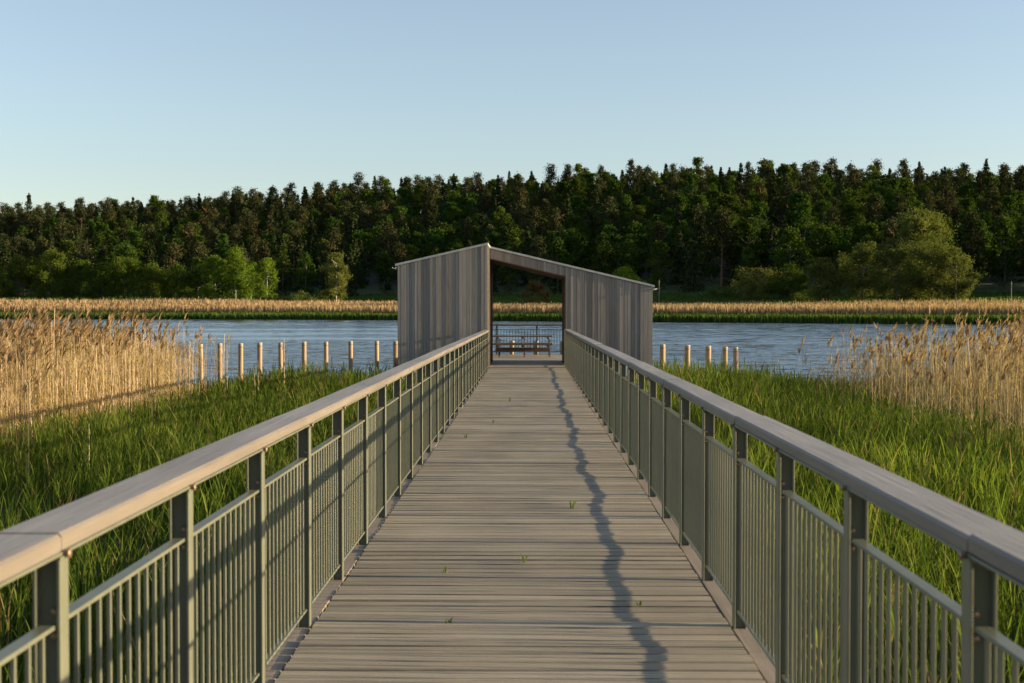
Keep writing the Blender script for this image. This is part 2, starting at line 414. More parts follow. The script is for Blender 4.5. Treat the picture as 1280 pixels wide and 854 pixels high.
# ------------------------------------------------------------------ railings
BAY, PH = 1.25, 3.3
def post_mesh():
    m = MB()   # H-section seen end on: inner flange, web, outer flange
    m.box(.000, .009, -.031, .031, -.16, 1.035, 0, .0012)
    m.box(.0095, .0585, -.005, .005, -.16, 1.035)
    m.box(.059, .067, -.031, .031, -.16, 1.035, 0, .0012)
    m.box(-.004, .11, -.04, .04, 1.0353, 1.043)
    return m.mesh('post', GREEN)
def bolt_mesh():
    m = MB(); m.tube((0, .004, 0), (0, -.010, 0), .0085, .0075, 8); m.tube((0, -.0095, 0), (0, -.0135, 0), .0125, .0115, 8)
    return m.mesh('bolt', STEEL, True)
def bar_mesh():
    m = MB(); m.box(.022, .034, -.0055, .0055, .094, .868, 0, .0015); return m.mesh('baluster', GREEN)
PM, BM, BAR = post_mesh(), bolt_mesh(), bar_mesh()
def railing(sx, y_start, y_end, label):
    root = thing('railing', label, 'railing', (XC + sx * 1.10, 0, 0)); root.rotation_euler = (-SLOPE, 0, 0)
    k0 = math.floor((y_start - PH) / BAY); ys = []
    k = k0
    while PH + k * BAY < y_end - .25: ys.append(PH + k * BAY); k += 1
    ys = [v for v in ys if v >= y_start]
    rzm = 1 if sx > 0 else -1
    for v in ys:
        p = link('post', PM, root); p.location = (0, v, 0); p.scale = (rzm, 1, 1)
        if v < 14:
            for bx, by, bz, q in ((.018, -.0075, .905, 0), (.018, -.0075, .845, 0), (-.002, 0, 1.047, 1)):
                bl = link('bolt', BM, p); bl.location = (bx, by, bz); bl.rotation_euler = (0, 0, -math.pi / 2 if q else 0)
    bars = []
    for a, bnd in zip(ys, ys[1:] + [y_end]):
        inner = bnd - a
        # mid rail and bottom rail of the bay
        j = random.gauss(0, .002)
        mr = MB().box(.012, .052, a + .034, bnd - .034, .868 + j, .880 + j, 0, .0015).build('mid_rail', GREEN, root); mr.scale = (rzm, 1, 1)
        zb = .082 - .00035 * a
        br = MB().box(.014, .046, a + .034, bnd - .034, zb, zb + .012, 0, .0015).build('bottom_rail', GREEN, root); br.scale = (rzm, 1, 1)
        n = 13
        for i in range(n): bars.append(a + .034 + (inner - .068) * (i + .5) / n)
    bars.sort(key=lambda v: abs(v - 5.5))
    for v in bars[:100]:
        o = link('baluster', BAR, root); o.location = (0, v, 0); o.scale = (rzm, 1, 1)
    rest = MB()
    for v in sorted(bars[100:]): rest.box(.022 * rzm, .034 * rzm, v - .0055, v + .0055, .09 - .00035 * v, .868)
    o = rest.build('baluster', GREEN, root, fixn=True); tag(o, kind='stuff')
    # handrail: flat steel, then timber boards laid end to end
    yy = ys[0] - .3; first = True; q = 0
    MB().box(.0, .12, ys[0] - .3, y_end, 1.0435, 1.052, 0, .001).build('flat_bar', GREEN, root).scale = (rzm, 1, 1)
    joints = []
    v = PH - BAY * 3
    while v < y_end: joints.append(v); v += BAY * 3
    pts = [ys[0] - .3] + [j for j in joints if j > ys[0] + .5 and j < y_end - .8] + [y_end]
    for a, bnd in zip(pts, pts[1:]):
        m = MB(); seg = 7; w0, w1 = .004, .168
        zj = random.gauss(0, .0022); xj = random.gauss(0, .002); zk = random.gauss(0, .0022)
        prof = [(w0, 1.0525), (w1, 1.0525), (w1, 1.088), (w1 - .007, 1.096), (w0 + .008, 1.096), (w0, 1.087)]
        vs = []; n = len(prof); ph = random.uniform(0, 6)
        for i in range(seg + 1):
            t = i / seg
            zz = zj + (zk - zj) * t + .0015 * math.sin(ph + 5 * t); xx = xj + .002 * math.sin(ph * 2 + 4 * t)
            for r, (px, pz) in enumerate(prof): vs.append((rzm * (px + xx), a + .003 + (bnd - a - .006) * t, pz + max(zz, 0 if r < 2 else -1)))
        fs = [(i * n + j, i * n + (j + 1) % n, (i + 1) * n + (j + 1) % n, (i + 1) * n + j) for i in range(seg) for j in range(n)]
        fs += [tuple(range(n)), tuple(seg * n + j for j in range(n))]
        m.add(vs, fs)
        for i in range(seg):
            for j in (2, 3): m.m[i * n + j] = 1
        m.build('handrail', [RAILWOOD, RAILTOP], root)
    return root
railing(-1, -4, 38.95, 'green steel railing with sunlit timber handrail along left edge of the boardwalk')
railing(1, -4, 41.4, 'green steel railing with shaded inner side and timber handrail on right edge of boardwalk')

# ------------------------------------------------------------------ pavilion
PZ = -.15
def roofz(x): return 3.41 - (.236 * (x + 1.2) if x > -1.2 else .234 * (-1.2 - x))
pav = thing('pavilion', 'weathered timber lookout pavilion with open passage at the end of the boardwalk', 'pavilion', (0, 39, 0))
def board_wall(name, x0, x1, yfront, face, mat, zlow=PZ - .05, ztop=None, bw=(.065, .105), axis='x', parent=pav, off=.0):
    """vertical boards side by side; face = +1/-1 outward along the other axis; every second board sits proud"""
    m = MB(); a = x0; i = 0
    while a < x1 - .02:
        wd = random.uniform(*bw); b2 = min(a + wd, x1)
        if x1 - b2 < .04: b2 = x1
        proud = random.choice((0, 0, 0, .005, .010, .018)) + random.uniform(0, .004)
        th0, th1 = .03, proud
        g = .003
        zt0 = (ztop(a) if callable(ztop) else ztop); zt1 = (ztop(b2) if callable(ztop) else ztop)
        zl0 = zlow(a) if callable(zlow) else zlow; zl1 = zlow(b2) if callable(zlow) else zlow
        zl0 += random.uniform(-.006, .006) if not callable(zlow) else 0
        if not callable(zlow): zl1 = zl0
        ya, yb = yfront - face * th0, yfront + face * th1
        if axis == 'x':
            vs = [(a + g, ya - 39, zl0), (b2 - g, ya - 39, zl1), (b2 - g, yb - 39, zl1), (a + g, yb - 39, zl0), (a + g, ya - 39, zt0), (b2 - g, ya - 39, zt1), (b2 - g, yb - 39, zt1), (a + g, yb - 39, zt0)]
        else:
            vs = [(ya, a + g - 39, zl0), (ya, b2 - g - 39, zl1), (yb, b2 - g - 39, zl1), (yb, a + g - 39, zl0), (ya, a + g - 39, zt0), (ya, b2 - g - 39, zt1), (yb, b2 - g - 39, zt1), (yb, a + g - 39, zt0)]
        m.add(vs, [(0, 1, 2, 3), (4, 5, 6, 7), (0, 1, 5, 4), (1, 2, 6, 5), (2, 3, 7, 6), (3, 0, 4, 7)])
        a = b2; i += 1
    return m.build(name, mat, parent)
YL, YR, YB = 39.0, 41.5, 45.3
XL, XR, XG, XJ = -3.76, 3.76, -1.2, 1.12
rz_ = lambda x: roofz(x) - .012
# dark lining boards behind the cladding
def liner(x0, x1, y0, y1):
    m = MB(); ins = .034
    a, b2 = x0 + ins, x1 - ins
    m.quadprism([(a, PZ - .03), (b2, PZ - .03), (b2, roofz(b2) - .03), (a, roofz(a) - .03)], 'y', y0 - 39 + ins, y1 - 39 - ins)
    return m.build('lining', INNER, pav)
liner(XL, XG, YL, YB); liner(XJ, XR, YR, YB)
board_wall('wall', XL, XG, YL, -1, CLAD, ztop=rz_)
board_wall('wall', XJ, XR, YR, -1, CLAD, ztop=rz_)
board_wall('wall', XL, XG, YB, 1, CLAD, ztop=rz_)
board_wall('wall', XJ, XR, YB, 1, CLAD, ztop=rz_)
board_wall('side_wall', YL, YB, XL, -1, CLAD, ztop=roofz(XL) - .012, axis='y')
board_wall('side_wall', YR, YB, XR, 1, CLAD, ztop=roofz(XR) - .012, axis='y')
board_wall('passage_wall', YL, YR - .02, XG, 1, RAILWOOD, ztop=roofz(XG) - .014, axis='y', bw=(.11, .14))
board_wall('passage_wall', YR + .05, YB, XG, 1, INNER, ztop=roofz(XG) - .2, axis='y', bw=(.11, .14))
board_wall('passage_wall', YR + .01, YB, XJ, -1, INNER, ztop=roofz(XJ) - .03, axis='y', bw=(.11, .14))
hz = lambda x: roofz(x) - .30
board_wall('header', XG + .02, XJ, YR, -1, CLAD, zlow=hz, ztop=rz_)
board_wall('header', XG + .02, XJ, YB, 1, CLAD, zlow=hz, ztop=rz_)
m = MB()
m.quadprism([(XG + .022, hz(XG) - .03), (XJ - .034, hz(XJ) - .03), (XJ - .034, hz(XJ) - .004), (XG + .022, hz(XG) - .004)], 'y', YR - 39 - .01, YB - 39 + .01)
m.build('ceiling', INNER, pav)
def slope(xa, xb, y0, y1, name):
    m = MB(); t = .062
    m.quadprism([(xa, roofz(xa)), (xb, roofz(xb)), (xb, roofz(xb) + t), (xa, roofz(xa) + t)], 'y', y0 - 39, y1 - 39)
    o = m.build(name, ROOFMETAL, pav)
    return o
r1 = slope(XL - .07, XG + .03, YL - .05, YB + .06, 'roof')
r2 = slope(XG + .032, XR + .07, YR - .05, YB + .06, 'roof')
def gutter(x, y0, y1, z):
    m = MB(); n = 8; out = [(x + .055 * math.cos(math.pi + math.pi * i / n), z + .05 * math.sin(math.pi + math.pi * i / n)) for i in range(n + 1)]
    inn = [(x + .05 * math.cos(math.pi + math.pi * i / n), z + .045 * math.sin(math.pi + math.pi * i / n)) for i in range(n, -1, -1)]
    m.quadprism(out + inn, 'y', y0 - 39, y1 - 39); return m.build('gutter', GUTTER, pav)
gutter(XL - .10, YL - .1, YB + .1, roofz(XL) - .05); gutter(XR + .10, YR - .1, YB + .1, roofz(XR) - .05)
# floor and threshold of the passage, piles under the wings
m = MB(); yy = YL + .2
m.box(XG + .03, XJ - .03, .205, .32, PZ - .06, PZ + .03); 
m.build('threshold', RAILWOOD, pav)
m = MB(); yy = .33
while yy < YB - 39: m.box(XG + .02, XJ + (-.035 if yy > 2.35 else 0.0), yy, yy + .134, PZ - .05, PZ - .012 + random.uniform(-.001, .001)); yy += .14
m.build('floor', DECK, pav)
for x in (XL + .3, -2.4, XG - .15, XJ + .15, 2.4, XR - .3):
    for yv in ((.4 if x < 0 else 2.9), 5.9):
        MB().tube((x, yv, -2.8), (x, yv, PZ - .08), .10, .10, 12).build('pile', PILE, pav)
# ------------------------------------------------------------------ terrace with railing and table
TZ = -.165
m = MB(); yy = YB + .06
while yy < 50.9: m.box(-4.3, 4.3, yy, yy + .134, TZ - .035, TZ + random.uniform(-.001, .001)); yy += .14
ter = m.build('terrace_floor', DECK); tag(ter, kind='structure')
MB().box(-4.28, 4.28, 50.75, 50.87, -.42, TZ - .04).build('bearer', PILE, ter)
for x in (-4, -2, 0, 2, 4):
    for yv in (46.5, 50.6):
        MB().tube((x, yv, -3), (x, yv, TZ - .04), .1, .1, 10).build('pile', PILE, ter)
tr = thing('railing', 'dark slim railing at the far edge of terrace behind the picnic table', 'railing', (0, 50.8, TZ))
for x in np.arange(-4.2, 4.3, 1.5):
    MB().box(x - .02 - .01, x + .03, -.03, .03, 0, 1.07).build('post', DARKMETAL, tr)
MB().box(-4.27, 4.27, -.07, .07, 1.072, 1.13, 0, .004).build('handrail', TABLEWOOD, tr)
MB().box(-4.2, 4.2, -.011, .011, .10, .13).build('bottom_rail', DARKMETAL, tr)
MB().box(-4.2, 4.2, -.011, .011, .93, .955).build('mid_rail', DARKMETAL, tr)
bm_ = MB().box(-.009, .009, -.006, .006, .132, .928).mesh('baluster', DARKMETAL)
for x in np.arange(-4.12, 4.15, .11):
    o = link('baluster', bm_, tr); o.location = (x, 0, 0)
tb = thing('picnic_table', 'long dark timber picnic table on the terrace seen through the passage', 'table', (-.22, 48.9, TZ))
m = MB()
for i in range(4): m.box(-1.06, 1.06, -.36 + i * .185, -.36 + i * .185 + .17, .715, .755, 0, .004)
m.build('tabletop', TABLEWOOD, tb)
for s in (-1, 1):
    m = MB()
    for i in range(2): m.box(-1.07, 1.07, s * .74 - .14 + i * .143, s * .74 - .14 + i * .143 + .137, .43, .475, 0, .004)
    m.build('bench_seat', TABLEWOOD, tb)
    m = MB(); m.box(-.96, .96, s * .74 - .02, s * .74 + .02, .19, .30); m.build('brace', TABLEWOOD, tb)
for x in (-.9, 0., .9):
    m = MB()
    m.box(x - .035, x + .035, -.86, .86, .36, .428); m.box(x - .035, x + .035, -.36, .36, .64, .713)
    for s in (-1, 1):
        m.quadprism([(s * .28, .638), (s * .36, .638), (s * .78, 0), (s * .70, 0)], 'x', x + .037, x + .08)
    m.build('leg', TABLEWOOD, tb)

# ------------------------------------------------------------------ mooring posts
def post_thing(x, yv, top, label, r=.092, tilt=0.):
    t = thing('wooden_post', label, 'post', (x, yv, WATER_Z - 1.2), group='round timber posts standing in the lake')
    L = top - (WATER_Z - 1.2)
    m = MB(); n = 14; rings = 7; vs = []; fs = []; ph = random.uniform(0, 6)
    for i in range(rings + 1):
        tt = i / rings
        for k in range(n):
            a = 2 * math.pi * k / n
            rr = r * (1.03 - .06 * tt) * (1 + .03 * math.sin(3 * a + ph + tt * 4))
            vs.append((rr * math.cos(a) + tilt * tt * L, rr * math.sin(a), L * .985 * tt))
    for i in range(rings):
        for k in range(n): fs.append((i * n + k, i * n + (k + 1) % n, (i + 1) * n + (k + 1) % n, (i + 1) * n + k))
    m.add(vs, fs)
    m.build('shaft', PILE, t, smooth=True)
    c = MB(); zt = L * .985; dx = tilt * L
    c.tube((dx, 0, zt + .001), (dx, 0, zt + .03), r * .965, r * .90, n); c.build('post_top', ENDGRAIN, t)
    b = MB(); vs = []
    for zz in (L - .14, L - .12): 
        pass
    b.tube((dx * .94, 0, L - .15), (dx * .945, 0, L - .125), r * 1.03, r * 1.03, n, cap=False); b.build('metal_band', DARKMETAL, t)
    return t
ORD = ['leftmost', 'second', 'third', 'fourth', 'fifth', 'sixth', 'seventh', 'eighth', 'ninth']
lp = [(250, 430, 46.3), (274, 429, 46.9), (299, 429, 47.2), (323, 428, 47.7), (350, 428, 48.2), (379, 427, 48.6), (407, 427, 49.0), (438, 426, 49.5), (471, 426, 50.0)]
for i, (px, py, d) in enumerate(lp):
    lab = ('leftmost timber post in the lake, nearest the tall dry reeds' if i == 0 else
           'last timber post before the pavilion in the row left of it' if i == 8 else
           f'{ORD[i]} timber post from the dry reeds in the row left of pavilion')
    post_thing((px - 661) / 1700 * d, d, EYE + (383 - py) / 1700 * d, lab, .088 + random.uniform(-.01, .008), random.uniform(-.012, .012))
post_thing(-4.93, 50.3, .37, 'dark timber post half hidden at the outer corner of pavilion left wall', .1)
for px, lab in ((640, 'sunlit timber post behind the middle of the picnic table'), (670, 'sunlit timber post behind right half of the picnic table'), (703.5, 'sunlit timber post seen just inside the right side of passage')):
    d = 51.4
    post_thing((px - 661) / 1700 * d, d, .345, lab, .095)
rp = [(828, 430, 46.3), (858, 431, 45.9), (885, 432, 45.4), (905, 433, 45.0), (920, 433.5, 44.7)]
rl = ['timber post in the lake closest to the pavilion right wall', 'second timber post out from the pavilion right wall', 'middle timber post of the five right of pavilion', 'fourth timber post out from the pavilion right wall', 'rightmost timber post, farthest out right of the pavilion']
for (px, py, d), lab in zip(rp, rl):
    post_thing((px - 661) / 1700 * d, d, EYE + (383 - py) / 1700 * d, lab, .09 + random.uniform(-.008, .008), random.uniform(-.015, .015))

# ------------------------------------------------------------------ blades (grass and reeds), vectorised
def blades(base, az, h, lean, curl, droop, width, t0w=.6, prof=(.6, 1., .75, .04)):
    """base (n,3); returns V (n*8,3), F (n*3,4)"""
    n = len(base)
    ts = np.array([0, .36, .70, 1.])
    dh = np.stack([np.cos(az), np.sin(az), np.zeros(n)], -1)
    tw = az + np.pi / 2
    side = np.stack([np.cos(tw), np.sin(tw), np.zeros(n)], -1)
    V = np.empty((n, 4, 2, 3))
    for i, t in enumerate(ts):
        p = base + dh * (h * (lean * t + curl * t * t))[:, None]
        p[:, 2] += h * (t - droop * t ** 2.5)
        wv = (width * prof[i] * .5)[:, None]
        V[:, i, 0] = p - side * wv; V[:, i, 1] = p + side * wv
    o = np.arange(n)[:, None] * 8
    F = np.stack([o + np.array([[2 * k, 2 * k + 1, 2 * k + 3, 2 * k + 2]]) for k in range(3)], 1).reshape(-1, 4)
    return V.reshape(-1, 3), F
class Field:
    def __init__(self): self.V = []; self.F = []; self.T = []; self.M = []; self.n = 0
    def add(self, V, F, tint, mi=0):
        self.V.append(V); self.F.append(F + self.n); self.T.append(np.repeat(tint, 8)); self.M.append(np.full(len(F), mi)); self.n += len(V)
    def build(self, name, mats, label):
        me = np_mesh(name, np.concatenate(self.V), np.concatenate(self.F), mats, np.concatenate(self.T), np.concatenate(self.M))
        o = link(name, me); return tag(o, label, 'vegetation', kind='stuff')

def patchy(x, y, s=.35):
    return wob(x * 1.0, y * 1.0, s) * .5 + wob(x + 31, y - 17, s * 2.6) * .35
def scatter(x0, x1, y0, y1, dens):
    n = int((x1 - x0) * (y1 - y0) * dens)
    return rng.uniform(x0, x1, n), rng.uniform(y0, y1, n)
def keep_grass(x, y):
    k = (np.abs(x - XC) > 1.30) & (np.abs(x) < .46 * np.abs(y) + 4.5)
    edge = 45.0 + 1.2 * np.sin(x * .23)
    k &= y < edge + .4 * np.sin(x * 1.7) + rng.uniform(-1.2, .5, len(x))
    # sheltered under the pavilion: no growth
    k &= ~((y > 38.8) & (x > -3.9) & (x < 3.9))
    return k
REED_L = lambda y: np.interp(y, [14, 22, 35, 38, 42, 46], [-8.9, -8.2, -9.5, -11.1, -13.2, -15.5])
REED_R = lambda y: np.interp(y, [12, 21, 32, 40, 46], [6.6, 6.5, 7.2, 8.2, 10.6])
def grass_zone(f, y0, y1, dens, nleaf, wscale, hscale=1.):
    x, y = scatter(-26, 26, y0, y1, dens)
    k = keep_grass(x, y); x, y = x[k], y[k]
    pt = patchy(x, y)
    k = rng.random(len(x)) < np.clip(.8 + pt * .8, .12, 1)
    # thin growth inside the dry reed stands
    dl = np.clip((REED_L(y) - x) / 3.5, 0, 1); k &= rng.random(len(x)) > dl * .85
    x, y, pt = x[k], y[k], pt[k]
    n = len(x)
    z = terrain(x, y)
    H = np.clip(.84 + .24 * pt + rng.normal(0, .15, n), .35, 1.3) * hscale
    H *= np.interp(np.abs(x - XC), [1.3, 2.2], [.8, 1.]) * np.interp(x, [-9.8, -6.8, 6., 9.], [.50, 1., 1., .62])
    base = np.stack([x, y, z - .03], -1)
    az = rng.uniform(0, 2 * np.pi, n)
    tint = np.clip(.45 + .28 * pt + rng.normal(0, .22, n), 0, .86)
    dead = rng.random(n) < .05 + .06 * (pt < -.1); tint = np.where(dead, rng.uniform(.9, 1, n), tint)
    V, F = blades(base, az, H * .9, rng.normal(.0, .07, n), rng.normal(0, .05, n), np.zeros(n), np.full(n, .012 * wscale), prof=(1., .9, .7, .2))
    f.add(V, F, np.clip(tint + .05, 0, 1))
    for j in range(nleaf):
        fr = rng.uniform(.15, .92, n)
        b = base.copy(); b[:, 2] += H * .9 * fr
        a2 = az + j * 2.4 + rng.normal(0, .5, n)
        L = H * rng.uniform(.28, .52, n) * np.interp(fr, [.1, 1], [1.1, .75])
        V, F = blades(b, a2, L, rng.uniform(.10, .32, n), rng.uniform(.0, .38, n), rng.uniform(0, .35, n), rng.uniform(.011, .019, n) * wscale, prof=(.5, 1., .7, .03))
        f.add(V, F, np.clip(tint + rng.normal(0, .07, n), 0, 1))
g = Field()
grass_zone(g, -3, 13, 88, 6, .76)
grass_zone(g, 13, 27, 60, 5, 1.0)
grass_zone(g, 27, 46.5, 46, 4, 1.3)
g.build('grass', [GRASS], 'fresh green reed grass growing on both sides of the boardwalk')

def reed_zone(f, x0, x1, y0, y1, dens, prob, hmean, hsd, wscale=1., plume=.45, nleaf=3, edgeh=None, fluff=1.):
    x, y = scatter(x0, x1, y0, y1, dens)
    k = rng.random(len(x)) < prob(x, y); x, y = x[k], y[k]; n = len(x)
    if not n: return
    z = np.maximum(terrain(x, y), WATER_Z - .2)
    pt = patchy(x, y, .5)
    H = np.clip(hmean + .18 * pt + rng.normal(0, hsd, n), .9, 3.1)
    if edgeh is not None: H = H * edgeh(x, y)
    br = rng.random(n) < .09; H = np.where(br, H * rng.uniform(.4, .75, n), H)
    base = np.stack([x, y, z - .05], -1)
    az = rng.uniform(0, 2 * np.pi, n); lean = rng.normal(0, .045, n); curl = rng.normal(.02, .04, n)
    tint = np.clip(.5 + .12 * pt + rng.normal(0, .22, n), 0, 1)
    V, F = blades(base, az, H, lean, curl, np.zeros(n), rng.uniform(.010, .016, n) * wscale, prof=(1., .95, .8, .5))
    f.add(V, F, tint, 0)
    dh = np.stack([np.cos(az), np.sin(az), np.zeros(n)], -1)
    for j in range(nleaf):
        fr = rng.uniform(.04, .95, n)
        b = base + dh * (H * (lean * fr + curl * fr * fr))[:, None]; b[:, 2] += H * fr
        V, F = blades(b, az + j * 2.6 + rng.normal(0, .6, n), rng.uniform(.22, .48, n), rng.uniform(.2, .7, n), rng.uniform(.1, .6, n), rng.uniform(.2, 1.1, n), rng.uniform(.012, .022, n) * wscale)
        f.add(V, F, np.clip(tint + rng.normal(0, .12, n), 0, 1), 0)
    k = np.where((rng.random(n) < plume) & ~br)[0]; nk = len(k)
    tip = base + dh * (H * (lean + curl))[:, None]; tip[:, 2] += H
    wind = rng.normal(.35, .5, nk)        # plumes nod mostly one way
    for j in range(7):
        b = tip[k].copy(); b[:, 2] -= rng.uniform(.0, .16, nk); b[:, :2] += rng.normal(0, .012, (nk, 2))
        V, F = blades(b, wind + rng.normal(0, .55, nk), rng.uniform(.15, .30, nk), rng.uniform(.1, .45, nk), rng.uniform(.1, .5, nk), rng.uniform(.0, .7, nk), rng.uniform(.018, .042, nk) * wscale * fluff, prof=(.35, 1., .8, .15))
        f.add(V, F, np.clip(.5 + rng.normal(0, .22, nk), 0, 1), 1)
lr = Field()
infr = lambda x, y, m=3.: np.abs(x) < .42 * y + m
pl_ = lambda x, y: np.clip((REED_L(y) - x + .5 * np.sin(y * 1.9) + .3 * np.sin(y * 4.3) + 1.9) / 2.6, 0, 1) ** 1.6 * np.interp(y, [14, 20], [.15, 1.]) * infr(x, y) * (y < 46.2 - .0 * x) * np.where(REED_L(y) - x > 5, .55, 1.)
reed_zone(lr, -24, -7.5, 14, 46.5, 72, pl_, 1.80, .17, .9, .05, 6)
reed_zone(lr, -24, -7.5, 19, 46.5, 10, pl_, 2.05, .24, .9, .97, 2, None, 1.6)
reed_zone(lr, -9.6, -5, 14, 36, .8, lambda x, y: np.clip((-x - 5) / 4, .05, 1) * infr(x, y), 1.7, .35, 1.2, .2)
lr.build('reeds', [REED, PLUME], 'dense tall dry tan reeds with plumes left of the boardwalk')
rr = Field()
pr_ = lambda x, y: np.clip((x - REED_R(y) + .8 * np.sin(y * 1.3)) / 4.8, 0, 1) ** .8 * np.interp(y, [11, 18], [.1, 1.]) * infr(x, y) * (y < 46.)
reed_zone(rr, 6., 24, 11, 46, 4.5, pr_, 2.02, .24, .95, .95, 2, lambda x, y: np.interp(x - REED_R(y), [0, 7], [.80, 1.12]), 1.35)
reed_zone(rr, 6., 24, 11, 46, 30, pr_, 1.60, .27, .78, .12, 4, lambda x, y: np.interp(x - REED_R(y), [0, 7], [.74, 1.12]))
reed_zone(rr, 6.5, 10, 16, 42, 1.1, lambda x, y: np.clip((x - 6) / 3, .05, 1), 1.5, .3, 1.2, .3)
rr.build('reeds', [REED, PLUME], 'loose tall dry tan reeds over green grass right of the boardwalk')

# far shore: belt of dry reed behind a green fringe
def far_belt(name, mats, smin, smax, dens, hm, wd, label, u0=-.5, u1=.5, prof=(1., 1., .8, .3)):
    area_n = int(dens)
    u = rng.uniform(u0, u1, area_n); s = rng.uniform(smin, smax, area_n)
    Y = np.full(area_n, 280.)
    for _ in range(12): Y = .5 * Y + .5 * (shore(u * Y) + s)
    X = u * Y + rng.normal(0, .5, area_n)
    s2 = Y - shore(X)
    z = np.maximum(terrain(X, Y), WATER_Z - .1)
    pt = wob(X, Y, .06) * .5 + wob(X, Y, .31) * .3
    n = area_n
    H = hm * np.clip(1 + .10 * pt + rng.normal(0, .09, n), .5, 1.5)
    f = Field()
    V, F = blades(np.stack([X, Y, z - .1], -1), rng.uniform(0, 2 * np.pi, n), H, rng.normal(0, .06, n), rng.normal(0, .05, n), np.zeros(n), rng.uniform(.7, 1.3, n) * wd, prof=prof)
    f.add(V, F, np.clip(.5 + .2 * pt + rng.normal(0, .2, n), 0, 1))
    return f.build(name, mats, label)
far_belt('reeds', [FARREED], 6, 44, 60000, 2.6, .22, 'belt of dry tan reeds along the far shore of the lake')
far_belt('reeds', [FARGREEN], -3.5, 8, 26000, 1.45, .25, 'green reed fringe at the water line of the far shore')
far_belt('grass', [FARGREEN], 44, 112, 50000, .55, .6, 'rough green meadow grass behind the far reed belt')

